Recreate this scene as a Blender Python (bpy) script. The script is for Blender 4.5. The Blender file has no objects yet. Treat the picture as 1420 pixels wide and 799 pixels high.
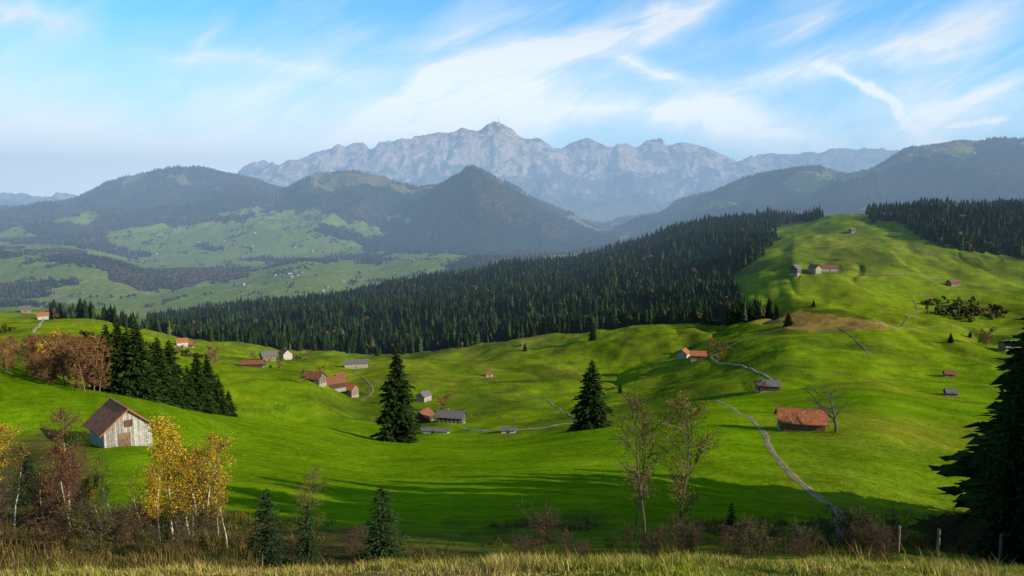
import bpy, math, time
import numpy as np
from mathutils import Vector
T0=time.time()
R=np.random.default_rng(7)
# ------------------------------------------------------------------ camera model
F=1026.0; P=math.radians(6.0); CP,SP=math.cos(P),math.sin(P)
def bear(px,py):
    """bearing tangent and slope of the line of sight"""
    cx=(px-710)/F; cy=-(py-399.5)/F
    d=CP+cy*SP
    return cx/d,(-SP+cy*CP)/d
def unbear(t,s):
    d=CP-s*SP
    cy=(s*CP+SP)/d
    cx=t*(CP+cy*SP)
    return 710+F*cx,399.5-F*cy
# ------------------------------------------------------------------ noise
def hsh(ix,iy,seed):
    h=(ix.astype(np.uint32)*np.uint32(374761393)+iy.astype(np.uint32)*np.uint32(668265263)+np.uint32((seed*2246822519+3266489917)&0xffffffff))
    h=(h^(h>>np.uint32(13)))*np.uint32(1274126177)
    h=h^(h>>np.uint32(16))
    return (h&np.uint32(0xffffff)).astype(np.float64)/float(0xffffff)*2-1
def vn(x,y,seed=0):
    x=np.asarray(x,float);y=np.asarray(y,float)
    xi=np.floor(x);yi=np.floor(y);fx=x-xi;fy=y-yi
    xi=xi.astype(np.int64);yi=yi.astype(np.int64)
    u=fx*fx*fx*(fx*(fx*6-15)+10);v=fy*fy*fy*(fy*(fy*6-15)+10)
    a=hsh(xi,yi,seed);b=hsh(xi+1,yi,seed);c=hsh(xi,yi+1,seed);d=hsh(xi+1,yi+1,seed)
    return (a*(1-u)+b*u)*(1-v)+(c*(1-u)+d*u)*v
def fbm(x,y,o=4,seed=0,rid=False):
    s=0;a=1.;tot=0
    for i in range(o):
        n=vn(x+i*17.3,y-i*9.1,seed+i*7)
        if rid: n=1-2*np.abs(n)
        s=s+a*n;tot+=a;a*=.5
        x,y=(x*.8-y*.6)*2.0,(x*.6+y*.8)*2.0
    return s/tot
def sm(x,a,b):
    k=np.clip((np.asarray(x,float)-a)/(b-a),0,1);return k*k*(3-2*k)
def pchip(xk,yk,x):
    h=np.diff(xk);d=np.diff(yk)/h;m=np.zeros(len(xk))
    ok=d[:-1]*d[1:]>0
    w1=2*h[1:]+h[:-1];w2=h[1:]+2*h[:-1]
    dd0=np.where(ok,d[:-1],1);dd1=np.where(ok,d[1:],1)
    m[1:-1]=np.where(ok,(w1+w2)/(w1/dd0+w2/dd1),0)
    m[0]=d[0];m[-1]=d[-1]
    x=np.clip(x,xk[0],xk[-1]);i=np.clip(np.searchsorted(xk,x)-1,0,len(h)-1)
    k=(x-xk[i])/h[i];k2=k*k;k3=k2*k
    return (2*k3-3*k2+1)*yk[i]+(k3-2*k2+k)*h[i]*m[i]+(-2*k3+3*k2)*yk[i+1]+(k3-k2)*h[i]*m[i+1]
# ------------------------------------------------------------------ terrain feature lines (bearing px, py, distance)
L=[]
def line(*p): L.append(p)
line((-500,800,1.5),(1920,800,1.5))
line((-500,800,9),(0,801,9),(300,802,9),(600,792,9.5),(800,783,10),(1000,779,10),(1200,780,10),(1420,796,10),(1920,800,10))
line((-500,800,20),(0,812,20),(300,812,20),(600,808,20),(1000,800,20),(1420,806,20),(1920,806,20))
line((-500,720,42),(0,742,42),(300,752,42),(600,762,42),(900,752,42),(1160,750,42),(1420,770,42),(1920,780,42))
line((-500,600,100),(0,622,100),(165,622,100),(300,640,100),(550,665,100),(800,662,100),(1000,668,100),(1150,676,100),(1400,706,100),(1920,740,100))
line((-500,470,180),(0,519,150),(100,535,155),(200,549,165),(330,577,180),(430,592,190),(552,613,195),(650,614,210),(760,603,230),(820,593,245),(900,582,262),(985,556,285),(1060,547,300),(1130,538,300),(1200,531,290),(1300,548,270),(1420,562,250),(1920,600,230))
line((-500,510,330),(0,548,330),(200,578,330),(330,604,330),(450,618,330),(552,624,330),(650,622,330),(760,612,340),(820,604,350),(1000,580,370),(1100,566,390),(1200,563,390),(1420,578,380),(1920,600,380))
line((-500,490,450),(0,512,450),(200,545,450),(330,568,450),(430,590,450),(552,596,450),(650,592,450),(780,583,450),(900,574,450),(1000,562,450),(1100,552,450),(1250,545,450),(1420,553,450),(1920,560,450))
line((-500,470,600),(0,485,600),(200,503,600),(330,515,590),(430,530,580),(500,558,600),(552,560,600),(650,556,600),(780,550,600),(900,540,590),(1000,520,580),(1100,500,560),(1200,505,560),(1300,515,560),(1420,520,560),(1920,520,560))
line((-500,445,800),(0,455,800),(100,466,800),(200,481,800),(300,500,800),(430,505,800),(552,507,800),(650,515,800),(780,513,800),(900,498,790),(1000,474,760),(1100,458,720),(1200,460,700),(1300,468,700),(1420,478,700),(1920,480,700))
line((-500,430,1050),(0,440,1050),(100,440,1050),(220,464,1050),(300,472,1050),(430,482,1050),(560,489,1050),(700,473,1030),(850,455,1000),(1000,442,930),(1050,434,880),(1150,430,860),(1250,434,860),(1420,436,860),(1920,430,860))
line((-500,432,1250),(0,434,1250),(220,456,1250),(430,444,1230),(560,434,1230),(700,420,1230),(850,398,1230),(1000,365,1230),(1050,352,1180),(1100,352,1100),(1150,362,1080),(1250,366,1060),(1420,380,1060),(1920,380,1060))
line((-500,425,1400),(0,434,1400),(100,430,1400),(210,453,1450),(300,438,1450),(420,426,1500),(500,414,1550),(560,400,1600),(640,390,1600),(700,382,1620),(780,370,1650),(850,354,1700),(900,340,1750),(950,322,1800),(1000,313,1800),(1050,310,1700),(1100,308,1600),(1150,303,1500),(1250,298,1450),(1300,293,1420),(1420,292,1400),(1920,285,1400))
line((-500,420,2100),(0,424,2100),(200,430,2100),(400,420,2100),(500,415,2200),(600,410,2300),(700,400,2400),(850,380,2500),(1000,350,2600),(1420,320,2400),(1920,310,2400))
line((-500,340,2900),(0,352,2900),(80,350,2900),(150,362,2900),(220,385,2900),(300,384,2950),(360,378,3000),(420,368,3000),(500,372,3000),(600,365,3000),(700,365,3100),(850,350,3200),(1000,330,3200),(1420,310,3000),(1920,305,3000))
line((-500,350,3500),(0,345,3400),(80,345,3400),(200,372,3400),(300,366,3500),(420,362,3500),(600,356,3500),(700,360,3600),(850,345,3700),(1000,325,3700),(1420,300,3500),(1920,300,3500))
line((-500,320,4300),(0,322,4300),(150,316,4300),(250,322,4300),(400,326,4300),(520,330,4300),(620,338,4200),(700,350,4200),(800,352,4300),(900,340,4400),(1000,310,4400),(1200,290,4200),(1420,270,4200),(1920,260,4200))
line((-500,308,5200),(0,305,5300),(150,296,5300),(250,298,5200),(350,296,5100),(450,290,5000),(550,296,4900),(620,290,4700),(655,280,4600),(720,308,4600),(800,335,4800),(900,326,5000),(1000,292,4900),(1100,270,4800),(1250,246,4700),(1420,230,4700),(1920,220,4700))
line((-500,295,7000),(-100,300,7000),(0,300,7000),(50,289,7000),(100,276,7000),(150,257,7000),(200,244,7000),(240,239,6950),(272,235,6900),(310,240,6800),(350,248,6700),(395,262,6500),(430,251,6300),(455,241,6200),(480,236,6100),(530,247,6000),(580,263,5800),(610,262,5600),(635,249,5500),(655,239,5400),(675,246,5400),(700,262,5400),(740,284,5500),(790,310,5600),(830,326,5800),(870,318,5900),(930,290,5800),(980,270,5700),(1040,252,5600),(1090,240,5500),(1130,236,5500),(1180,243,5500),(1215,233,5500),(1245,215,5500),(1270,207,5500),(1330,202,5500),(1380,199,5500),(1420,198,5500),(1920,190,5500))
line((-500,300,8500),(0,302,8500),(400,305,8500),(800,312,8500),(1000,305,8500),(1420,260,8500),(1920,260,8500))
line((-500,296,10300),(0,296,10300),(300,292,10300),(500,287,10300),(700,284,10300),(900,284,10300),(1200,275,10300),(1920,270,10300))
line((-500,293,11700),(0,290,11700),(200,290,11700),(330,272,11700),(450,255,11700),(640,244,11700),(800,252,11700),(960,254,11700),(1050,256,11700),(1240,250,11700),(1420,250,11700),(1920,250,11700))
line((-500,290,12600),(-100,284,12600),(-10,279,12600),(15,275,12600),(36,270,12600),(50,280,12600),(75,282,12600),(110,288,12600),(290,285,12600),(325,250,12600),(334,238,12600),(348,230,12600),(366,226,12600),(380,233,12600),(394,240,12600),(402,231,12600),(420,226,12600),(440,216,12600),(455,213,12600),(470,206,12600),(480,211,12600),(492,206,12600),(503,205,12600),(512,213,12600),(530,203,12600),(545,203,12600),(560,197,12600),(580,197,12600),(600,191,12600),(625,190,12600),(645,184,12600),(660,186,12600),(676,178,12600),(692,173,12600),(708,180,12600),(718,190,12600),(730,197,12600),(745,194,12600),(757,200,12600),(772,210,12600),(786,206,12600),(800,198,12600),(815,194,12600),(830,201,12600),(850,206,12600),(866,202,12600),(880,208,12600),(900,199,12600),(914,199,12600),(925,206,12600),(945,200,12600),(960,202,12600),(975,206,12600),(1000,220,12600),(1028,229,12600),(1045,222,12600),(1060,218,12600),(1100,216,12600),(1120,213,12600),(1140,215,12600),(1170,209,12600),(1200,211,12600),(1240,212,12600),(1300,222,12600),(1420,225,12600),(1920,225,12600))
line((-500,292,14500),(0,292,14500),(700,288,14500),(1920,288,14500))
line((-500,292,24000),(1920,292,24000))
NC=1150
tc=np.linspace(-.98,.98,NC)
Yr=np.concatenate([np.geomspace(1.5,40,90,endpoint=False),np.geomspace(40,420,250,endpoint=False),np.geomspace(420,2200,310,endpoint=False),
    np.geomspace(2200,7500,290,endpoint=False),np.geomspace(7500,11300,80,endpoint=False),np.linspace(11300,12750,140,endpoint=False),np.geomspace(12750,24000,20)])
NR=len(Yr)
KS=np.zeros((len(L),NC));KY=np.zeros((len(L),NC))
for k,l in enumerate(L):
    a=np.array([(*bear(p[0],p[1]),p[2]) for p in l])
    if k==0: a[:,1]=-1.75/1.5
    o=np.argsort(a[:,0]);a=a[o]
    KS[k]=pchip(a[:,0],a[:,1],tc);KY[k]=np.interp(tc,a[:,0],a[:,2])
Z=np.zeros((NR,NC))
for c in range(NC):
    Z[:,c]=pchip(KY[:,c],KS[:,c]*KY[:,c],Yr)
TT,YY=np.meshgrid(tc,Yr);XX=TT*YY
lY=np.log(YY)
amp=lambda ks,vs:np.interp(lY,np.log(ks),vs)
Z+=fbm(XX/45,YY/45,3,3)*amp([1,9,40,120,260,400,1300,2000],[0,.05,.6,1.5,1.6,2.2,2.6,0])
Z+=fbm(XX/9,YY/9,3,5)*amp([1,9,40,120,400,900,1300],[.03,.12,.3,.2,.25,.4,0])
Z+=fbm(XX/130,YY/130,4,11)*amp([300,500,900,1300,2200,4000],[0,6,11,14,12,0])
wx=XX+fbm(XX/150,YY/150,3,35)*60
Z+=-np.maximum(0,fbm(wx/150,YY/330,3,31,True)-.25)*amp([420,600,1250,1500],[0,17,19,0])*sm(TT,-.15,.35)
Z+=fbm(wx/60,YY/110,2,36,True)*amp([330,500,1250,1500],[0,.5,1.,0])
crest18=KY[18];crestS=KY[22]
Z+=fbm(XX/600,YY/600,5,21)*amp([1900,2600,4500,7500,9000],[0,26,40,50,20])*(1-.65*np.exp(-((YY-crest18)/350)**2))
wx2=XX+fbm(XX/500,YY/500,3,27)*220
Z+=fbm(wx2/420,YY/700,5,23,True)*amp([3800,4800,7500,9000],[0,90,105,20])*(1-.8*np.exp(-((YY-crest18)/300)**2))
rk=amp([9000,10500,12800,14000],[0,1,1,.3])
cf=1-.80*np.exp(-((YY-crestS)/260)**2)
wx3=XX+fbm(XX/900,YY/900,4,49)*420;wy3=YY+fbm(XX/700,YY/700,3,50)*300
Z+=rk*cf*(fbm(wx3/1150,wy3/1500,6,41,True)*250+fbm(wx3/330,wy3/520,4,43,True)*90)
Z+=rk*fbm(XX/110,YY/110,4,47,True)*17
S=Z/YY
RUN=np.maximum.accumulate(S,axis=0)
def H(x,y):
    y=np.asarray(y,float);x=np.asarray(x,float)
    t=x/y;ci=np.clip((t-tc[0])/(tc[1]-tc[0]),0,NC-1.001);c0=ci.astype(int);fc=ci-c0
    r0=np.clip(np.searchsorted(Yr,y)-1,0,NR-2);fr=np.clip((y-Yr[r0])/(Yr[r0+1]-Yr[r0]),0,1)
    return (Z[r0,c0]*(1-fc)+Z[r0,c0+1]*fc)*(1-fr)+(Z[r0+1,c0]*(1-fc)+Z[r0+1,c0+1]*fc)*fr
def sight(px,py,ymin=12,ymax=20000):
    t,s=bear(px,py)
    ys=Yr[(Yr>=ymin)&(Yr<=ymax)]
    z=H(t*ys,ys);d=z/ys-s
    i=np.argmax(d>=0)
    if d[i]<0: i=int(np.argmax(d)); y=ys[i]
    elif i==0: y=ys[0]
    else: y=ys[i-1]+(ys[i]-ys[i-1])*(-d[i-1])/(d[i]-d[i-1])
    return float(t*y),float(y),float(H(t*y,y))
# ------------------------------------------------------------------ mesh helpers
def build(name,parts,mats,smooth=False,link=True):
    V=[];LV=[];LT=[];C=[];MI=[];off=0
    for v,f,c,m in parts:
        v=np.asarray(v,float);f=np.asarray(f,int)
        if len(f)==0: continue
        V.append(v);LV.append((f+off).ravel());LT.append(np.full(len(f),f.shape[1]))
        c=np.asarray(c,float)
        if c.ndim==1:c=np.tile(c,(len(v),1))
        C.append(c);MI.append(np.full(len(f),m));off+=len(v)
    V=np.concatenate(V);LV=np.concatenate(LV);LT=np.concatenate(LT);C=np.concatenate(C);MI=np.concatenate(MI)
    me=bpy.data.meshes.new(name)
    me.vertices.add(len(V));me.vertices.foreach_set('co',V.astype(np.float32).ravel())
    me.loops.add(len(LV));me.loops.foreach_set('vertex_index',LV.astype(np.int32))
    me.polygons.add(len(LT));st=np.concatenate([[0],np.cumsum(LT)[:-1]])
    me.polygons.foreach_set('loop_start',st.astype(np.int32))
    me.polygons.foreach_set('material_index',MI.astype(np.int32))
    me.polygons.foreach_set('use_smooth',np.full(len(LT),smooth))
    me.update(calc_edges=True)
    a=me.color_attributes.new('Col','FLOAT_COLOR','POINT')
    a.data.foreach_set('color',np.concatenate([C,np.ones((len(C),1))],1).astype(np.float32).ravel())
    for m in mats:me.materials.append(m)
    ob=bpy.data.objects.new(name,me)
    if link:bpy.context.scene.collection.objects.link(ob)
    return ob
def inst(name,me,loc,s=1.,rz=0.,sz=None):
    o=bpy.data.objects.new(name,me);bpy.context.scene.collection.objects.link(o)
    o.location=loc;o.scale=(s,s,sz if sz else s);o.rotation_euler=(0,0,rz);return o
# ------------------------------------------------------------------ materials
def newmat(n):
    m=bpy.data.materials.new(n);m.use_nodes=True;nt=m.node_tree;nt.nodes.clear();return m,nt
class N:
    def __init__(s,nt):s.nt=nt
    def n(s,t,**k):
        x=s.nt.nodes.new(t)
        for a,b in k.items():setattr(x,a,b)
        return x
    def l(s,a,b):s.nt.links.new(a,b)
    def math(s,op,a,b=None,c=None,clamp=False):
        x=s.n('ShaderNodeMath',operation=op,use_clamp=clamp)
        for i,v in enumerate((a,b,c)):
            if v is None:continue
            if isinstance(v,(int,float)):x.inputs[i].default_value=v
            else:s.l(v,x.inputs[i])
        return x.outputs[0]
    def noise(s,vec,scale,det=4,rough=.55,dist=0.):
        x=s.n('ShaderNodeTexNoise');x.inputs['Scale'].default_value=scale;x.inputs['Detail'].default_value=det
        x.inputs['Roughness'].default_value=rough;x.inputs['Distortion'].default_value=dist
        s.l(vec,x.inputs['Vector']);return x.outputs['Fac']
    def mr(s,v,a,b,c,d):
        x=s.n('ShaderNodeMapRange');s.l(v,x.inputs[0])
        for i,q in enumerate((a,b,c,d)):x.inputs[i+1].default_value=q
        return x.outputs[0]
    def mix(s,f,a,b,bt='MIX'):
        x=s.n('ShaderNodeMix',data_type='RGBA',blend_type=bt)
        for sock,v in ((x.inputs[0],f),(x.inputs[6],a),(x.inputs[7],b)):
            if isinstance(v,(int,float)):sock.default_value=v
            elif isinstance(v,tuple):sock.default_value=(*v,1)
            else:s.l(v,sock)
        return x.outputs[2]
def simple(name,col,rough=.8,ns=3.,amt=.35,bump=.02,stripes=None,attr=False):
    m,nt=newmat(name);g=N(nt)
    tc_=g.n('ShaderNodeTexCoord').outputs['Object']
    nz=g.noise(tc_,ns,6,.6)
    v=g.mr(nz,.3,.7,1-amt,1+amt)
    b=g.n('ShaderNodeBsdfPrincipled');b.inputs['Roughness'].default_value=rough
    b.inputs['Specular IOR Level'].default_value=.25
    if attr:
        base=g.n('ShaderNodeAttribute',attribute_name='Col').outputs['Color']
    else: base=col
    comb=g.n('ShaderNodeCombineXYZ')
    for i in range(3):g.l(v,comb.inputs[i])
    c=g.mix(1.,base,comb.outputs[0],'MULTIPLY')
    h=nz
    if stripes:
        w=g.n('ShaderNodeTexWave',wave_type='BANDS',bands_direction=stripes[0]);w.inputs['Scale'].default_value=stripes[1];w.inputs['Distortion'].default_value=.3
        g.l(tc_,w.inputs['Vector'])
        sv=g.mr(w.outputs['Fac'],0,.35,stripes[2],1)
        c2=g.n('ShaderNodeCombineXYZ')
        for i in range(3):g.l(sv,c2.inputs[i])
        c=g.mix(1.,c,c2.outputs[0],'MULTIPLY');h=g.math('ADD',nz,sv)
    g.l(c,b.inputs['Base Color'])
    if bump:
        bp=g.n('ShaderNodeBump');bp.inputs['Distance'].default_value=bump;bp.inputs['Strength'].default_value=1.
        g.l(h,bp.inputs['Height']);g.l(bp.outputs[0],b.inputs['Normal'])
    g.l(b.outputs[0],g.n('ShaderNodeOutputMaterial').inputs[0]);return m
def foliage(name,trans=.25,ns=.6):
    m,nt=newmat(name);g=N(nt)
    base=g.n('ShaderNodeAttribute',attribute_name='Col').outputs['Color']
    geo=g.n('ShaderNodeNewGeometry')
    nz=g.mr(g.noise(geo.outputs['Position'],ns,2),.3,.7,.7,1.3)
    cb=g.n('ShaderNodeCombineXYZ')
    for i in range(3):g.l(nz,cb.inputs[i])
    c=g.mix(1.,base,cb.outputs[0],'MULTIPLY')
    d=g.n('ShaderNodeBsdfDiffuse');g.l(c,d.inputs[0])
    out=g.n('ShaderNodeOutputMaterial')
    if trans>0:
        tr=g.n('ShaderNodeBsdfTranslucent');g.l(c,tr.inputs[0])
        mx=g.n('ShaderNodeMixShader');mx.inputs[0].default_value=trans
        g.l(d.outputs[0],mx.inputs[1]);g.l(tr.outputs[0],mx.inputs[2]);g.l(mx.outputs[0],out.inputs[0])
    else:g.l(d.outputs[0],out.inputs[0])
    return m
M_leaf=foliage('leaves',.35);M_needle=foliage('needles',.12,.9);M_far=foliage('far_foliage',0,.05)
M_bark=simple('bark',(.1,.08,.06),.9,6,.4,.02,attr=True)
M_grass=foliage('grass_blades',.3,1.5)
M_wood=simple('weathered_wood',(.50,.47,.43),.85,2.5,.35,.01,('X',2.2,.55))
M_woodd=simple('dark_wood',(.10,.06,.04),.8,1.5,.4,.02,('X',1.6,.6))
M_woodm=simple('brown_wood',(.22,.14,.09),.8,1.5,.4,.02,('X',1.6,.6))
M_plaster=simple('plaster',(.55,.52,.46),.8,.8,.15,.004)
M_cream=simple('painted_shingle',(.42,.37,.27),.8,.8,.15,.01,('Z',2.5,.75))
M_tile=simple('clay_tiles',(.46,.16,.07),.75,1.6,.45,.04,('Y',3.,.6))
M_tileb=simple('brown_tiles',(.27,.105,.06),.8,1.6,.4,.04,('Y',3.,.6))
M_slate=simple('grey_slate',(.17,.16,.16),.7,1.6,.3,.03,('Y',3.,.7))
M_glass=simple('window_glass',(.03,.035,.045),.15,1,.1,0)
M_white=simple('white_paint',(.8,.79,.75),.5,2,.05,0)
M_track=simple('track_gravel',(.30,.26,.17),.95,.5,.4,.03,attr=True)
M_stone=simple('foundation_stone',(.3,.29,.27),.9,2,.3,.03)
# ------------------------------------------------------------------ terrain colour
PX,PY=unbear(TT,S)
def inpoly(px,py,poly):
    r=np.zeros(px.shape,bool);n=len(poly);j=n-1
    for i in range(n):
        xi,yi=poly[i];xj,yj=poly[j]
        c=((yi>py)!=(yj>py))&(px<(xj-xi)*(py-yi)/((yj-yi)+1e-12)+xi)
        r^=c;j=i
    return r
col=np.zeros((NR,NC,3));rock=np.zeros((NR,NC));forest=np.zeros((NR,NC));dry=np.zeros((NR,NC))
def setc(c,m):
    global col
    m=np.asarray(m,float)[...,None];col=col*(1-m)+np.array(c)*m
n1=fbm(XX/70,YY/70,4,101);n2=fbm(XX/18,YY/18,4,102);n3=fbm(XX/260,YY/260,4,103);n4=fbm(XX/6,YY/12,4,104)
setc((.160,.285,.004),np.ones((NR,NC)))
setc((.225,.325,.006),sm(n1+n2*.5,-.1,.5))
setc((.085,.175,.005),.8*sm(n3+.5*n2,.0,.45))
setc((.19,.235,.015),sm(YY,350,800)*.6)
setc((.25,.225,.035),sm(n2+.6*n3,.1,.6)*sm(YY,340,480)*.6)
setc((.07,.105,.012),sm(fbm(wx/60,YY/110,4,107),.0,.45)*sm(YY,340,480)*.7)
setc((.25,.24,.022),sm(n1+.6*n2,-.3,.5)*sm(PX,1030,1110)*sm(YY,60,90)*(YY<330)*.6)
setc((.27,.26,.03),(np.sin((XX*.55+YY*.84)*2*np.pi/5.5+n2*1.2)>.2)*sm(PX,1060,1100)*(1-sm(PX,1330,1400))*sm(YY,80,105)*(1-sm(YY,170,220))*.35)
bog=inpoly(PX+n2*12,PY+n2*5,[(1040,436),(1090,430),(1180,440),(1250,452),(1200,458),(1100,456),(1050,448)])&(YY>600)&(YY<1300)
setc((.40,.24,.06),bog*.9)
br=sm(55-YY+n4*10+n2*8,-3,6)*sm(YY,14,20)*np.clip(1.2-sm(PX,320,800)*.75,0,1)
setc((.10,.075,.028),br*.85)
setc((.07,.05,.025),br*sm(n4,-.1,.3)*.6)
brl=sm(105-YY+n2*22+n1*14,-4,8)*(1-sm(PX,40,190))*(YY>14);setc((.11,.075,.03),brl*.9)
fg=1-sm(YY,13,20);setc((.18,.165,.03),fg*.9);setc((.32,.24,.08),fg*sm(n4+vn(XX*2,YY*2,7)*.5,-.1,.3)*.7);setc((.15,.21,.01),fg*sm(PX,500,900)*sm(n1*.5+n4,-.3,.3)*.8)
c10=KY[10];c12=KY[12]
f_main=(YY>c10+n2*22-8)&(YY<c12+260)&(PX>205)&(PX<1075+n1*30)
f_main&=~((PX>1000+n2*20)&(YY<c12-60)&inpoly(PX,PY,[(1062,300),(1100,310),(1065,350),(1010,385),(1040,432),(1100,440),(1500,440),(1500,290)]))
f_right=inpoly(PX+n2*12,PY+n1*6,[(1205,304),(1230,292),(1500,280),(1500,368),(1400,358),(1330,346),(1290,335),(1262,318),(1258,308)])&(YY>1000)&(YY<1750)
f_right|=(PX>1200)&(YY>1470)&(YY<1800)
f_line=(PX>1040)&(PX<1140)&(YY>c12-30+n2*40)&(YY<c12+60)
f_far_left=(YY>1000)&(YY<1330)&(PX>70)&(PX<215)&(n2+n1*.4>.02)&(PY<452+n2*20)
FOR=(f_main|f_right|f_line|f_far_left)
nb=fbm(XX/330,YY/330,5,201);nc=fbm(XX/900,YY/900,4,203)
zoneA=(YY>1950)&(YY<3650)
fA=zoneA&((nb+.35*nc+.50*np.exp(-((YY-2850)/330.)**2)*(PX<345)-.10+.12*(PX<120))>.10)
zoneB=(YY>=3650)&(YY<5100)
fB=zoneB&((nb+.4*nc +.0+.7*sm(PX,540,640)+.45*sm(-PX,-220,-140)+.25*sm(YY,4700,5000))>.08)
zoneC=(YY>=5100)&(YY<9000)
zrel=(S-KS[18])*F
top=sm(zrel,-24,-4)
fC=zoneC&((nb+.3*nc+.26-.55*top*((PX>430)&(PX<700))-.45*top*(PX>1150))>0.02)
rr=(PX>860)&(YY>3300)&(YY<9000)
fA&=~rr;fB&=~rr
fR=rr&((nb+.38-.5*top)>.0)
far=YY>1900
setc((.20,.26,.035),far);setc((.30,.26,.07),far*sm(nb+n1*.3,-.1,.4)*.7);setc((.26,.18,.08),far*top*(YY>5000)*.9)
setc((.15,.13,.05),far*(YY>5100)*.6)
FORF=(fA|fB|fC|fR)
fd=(FOR|FORF)
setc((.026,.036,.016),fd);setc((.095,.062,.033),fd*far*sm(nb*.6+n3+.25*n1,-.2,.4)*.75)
forest=fd.astype(float)
rkm=sm(YY+n1*200,9300,10400);setc((.045,.06,.045),rkm)
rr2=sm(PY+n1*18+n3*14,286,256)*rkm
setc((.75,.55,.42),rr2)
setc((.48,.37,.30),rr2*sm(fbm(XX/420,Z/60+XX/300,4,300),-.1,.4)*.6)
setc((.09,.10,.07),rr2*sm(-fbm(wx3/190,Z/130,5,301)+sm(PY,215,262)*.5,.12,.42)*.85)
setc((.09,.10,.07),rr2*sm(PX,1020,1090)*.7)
rock=rkm
idx=np.arange(NR*NC).reshape(NR,NC)
q=np.stack([idx[:-1,:-1],idx[:-1,1:],idx[1:,1:],idx[1:,:-1]],-1).reshape(-1,4)
mt,nt=newmat('terrain');g=N(nt)
geo=g.n('ShaderNodeNewGeometry').outputs['Position']
base=g.n('ShaderNodeAttribute',attribute_name='Col').outputs['Color']
msk=g.n('ShaderNodeSeparateColor');g.l(g.n('ShaderNodeAttribute',attribute_name='Msk').outputs['Color'],msk.inputs[0])
a1=g.noise(geo,.05,5,.6);a2=g.noise(geo,.6,5,.65);a3=g.noise(geo,6.,4,.7)
mp=g.n('ShaderNodeMapping');mp.inputs['Scale'].default_value=(.05,.05,.9);g.l(geo,mp.inputs[0])
terr=g.noise(mp.outputs[0],1.,3,.5,.4)
v=g.math('MULTIPLY',g.mr(a1,.3,.7,.7,1.22),g.mr(a2,.3,.7,.75,1.25));v=g.math('MULTIPLY',v,g.mr(a3,.25,.75,.5,1.5))
v=g.math('MULTIPLY',v,g.mr(terr,.35,.65,.86,1.1))
fr=g.noise(geo,.012,8,.7);fr2=g.noise(geo,.09,3,.7)
vv=g.math('MULTIPLY',g.mr(fr,.35,.65,.55,1.4),g.mr(fr2,.35,.65,.75,1.25))
farm=g.math('MAXIMUM',msk.outputs[0],msk.outputs[1])
x=g.n('ShaderNodeMix',data_type='FLOAT');g.l(farm,x.inputs[0]);g.l(v,x.inputs[2]);g.l(vv,x.inputs[3]);v=x.outputs[0]
cb=g.n('ShaderNodeCombineXYZ')
for i in range(3):g.l(v,cb.inputs[i])
c=g.mix(1.,base,cb.outputs[0],'MULTIPLY')
c=g.mix(g.math('MULTIPLY',g.mr(a2,.5,.75,0,.3),g.math('SUBTRACT',1.,farm)),c,(.28,.25,.03))
b=g.n('ShaderNodeBsdfDiffuse');g.l(c,b.inputs[0])
hh=g.math('MULTIPLY',g.math('MULTIPLY',fr,msk.outputs[0]),130.)
hh=g.math('ADD',hh,g.math('MULTIPLY',g.math('MULTIPLY',fr2,msk.outputs[1]),12.))
gr=g.math('ADD',g.math('MULTIPLY',a3,.10),g.math('MULTIPLY',a2,.42))
gr=g.math('ADD',gr,g.math('MULTIPLY',terr,.5))
hh=g.math('ADD',hh,g.math('MULTIPLY',gr,g.math('SUBTRACT',1.,farm)))
bp=g.n('ShaderNodeBump');bp.inputs['Distance'].default_value=1.;bp.inputs['Strength'].default_value=.9
g.l(hh,bp.inputs['Height']);g.l(bp.outputs[0],b.inputs['Normal'])
g.l(b.outputs[0],g.n('ShaderNodeOutputMaterial').inputs[0])
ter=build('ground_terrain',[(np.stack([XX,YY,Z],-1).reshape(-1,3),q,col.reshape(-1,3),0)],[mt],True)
am=ter.data.color_attributes.new('Msk','FLOAT_COLOR','POINT')
am.data.foreach_set('color',np.stack([rock,forest,dry,np.ones_like(dry)],-1).astype(np.float32).ravel())
# ------------------------------------------------------------------ low poly forest trees
def con_t(seed,tiers=4,n=7,w=.2):
    r=np.random.default_rng(seed);V=[];Fc=[]
    for i in range(tiers):
        z0=.05+.9*i/tiers;z1=min(1,z0+1.5/tiers) if i<tiers-1 else 1.
        rad=w*(1-z0)**.85
        o=len(V);V.append((r.normal()*.01,r.normal()*.01,z1))
        for k in range(n):
            a=2*math.pi*(k+r.random()*.5)/n;q_=rad*(.7+.55*r.random())
            V.append((math.cos(a)*q_,math.sin(a)*q_,z0-.03+r.normal()*.02))
        for k in range(n):Fc.append((o,o+1+k,o+1+(k+1)%n))
    return np.array(V),np.array(Fc)
def dec_t(seed,clumps=4):
    r=np.random.default_rng(seed);V=[];Fc=[]
    ph=(1+5**.5)/2
    iv=np.array([(-1,ph,0),(1,ph,0),(-1,-ph,0),(1,-ph,0),(0,-1,ph),(0,1,ph),(0,-1,-ph),(0,1,-ph),(ph,0,-1),(ph,0,1),(-ph,0,-1),(-ph,0,1)])/1.9
    fi=np.array([(0,11,5),(0,5,1),(0,1,7),(0,7,10),(0,10,11),(1,5,9),(5,11,4),(11,10,2),(10,7,6),(7,1,8),(3,9,4),(3,4,2),(3,2,6),(3,6,8),(3,8,9),(4,9,5),(2,4,11),(6,2,10),(8,6,7),(9,8,1)])
    o=0
    for i in range(clumps):
        c=np.array([r.normal()*.16,r.normal()*.16,.35+.45*i/clumps+r.normal()*.05]);s=.2+.12*r.random()
        V.append(iv*s*(1+r.normal(size=(12,1))*.22)*[1,1,1.1]+c);Fc.append(fi+o);o+=12
    return np.concatenate(V),np.concatenate(Fc)
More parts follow.
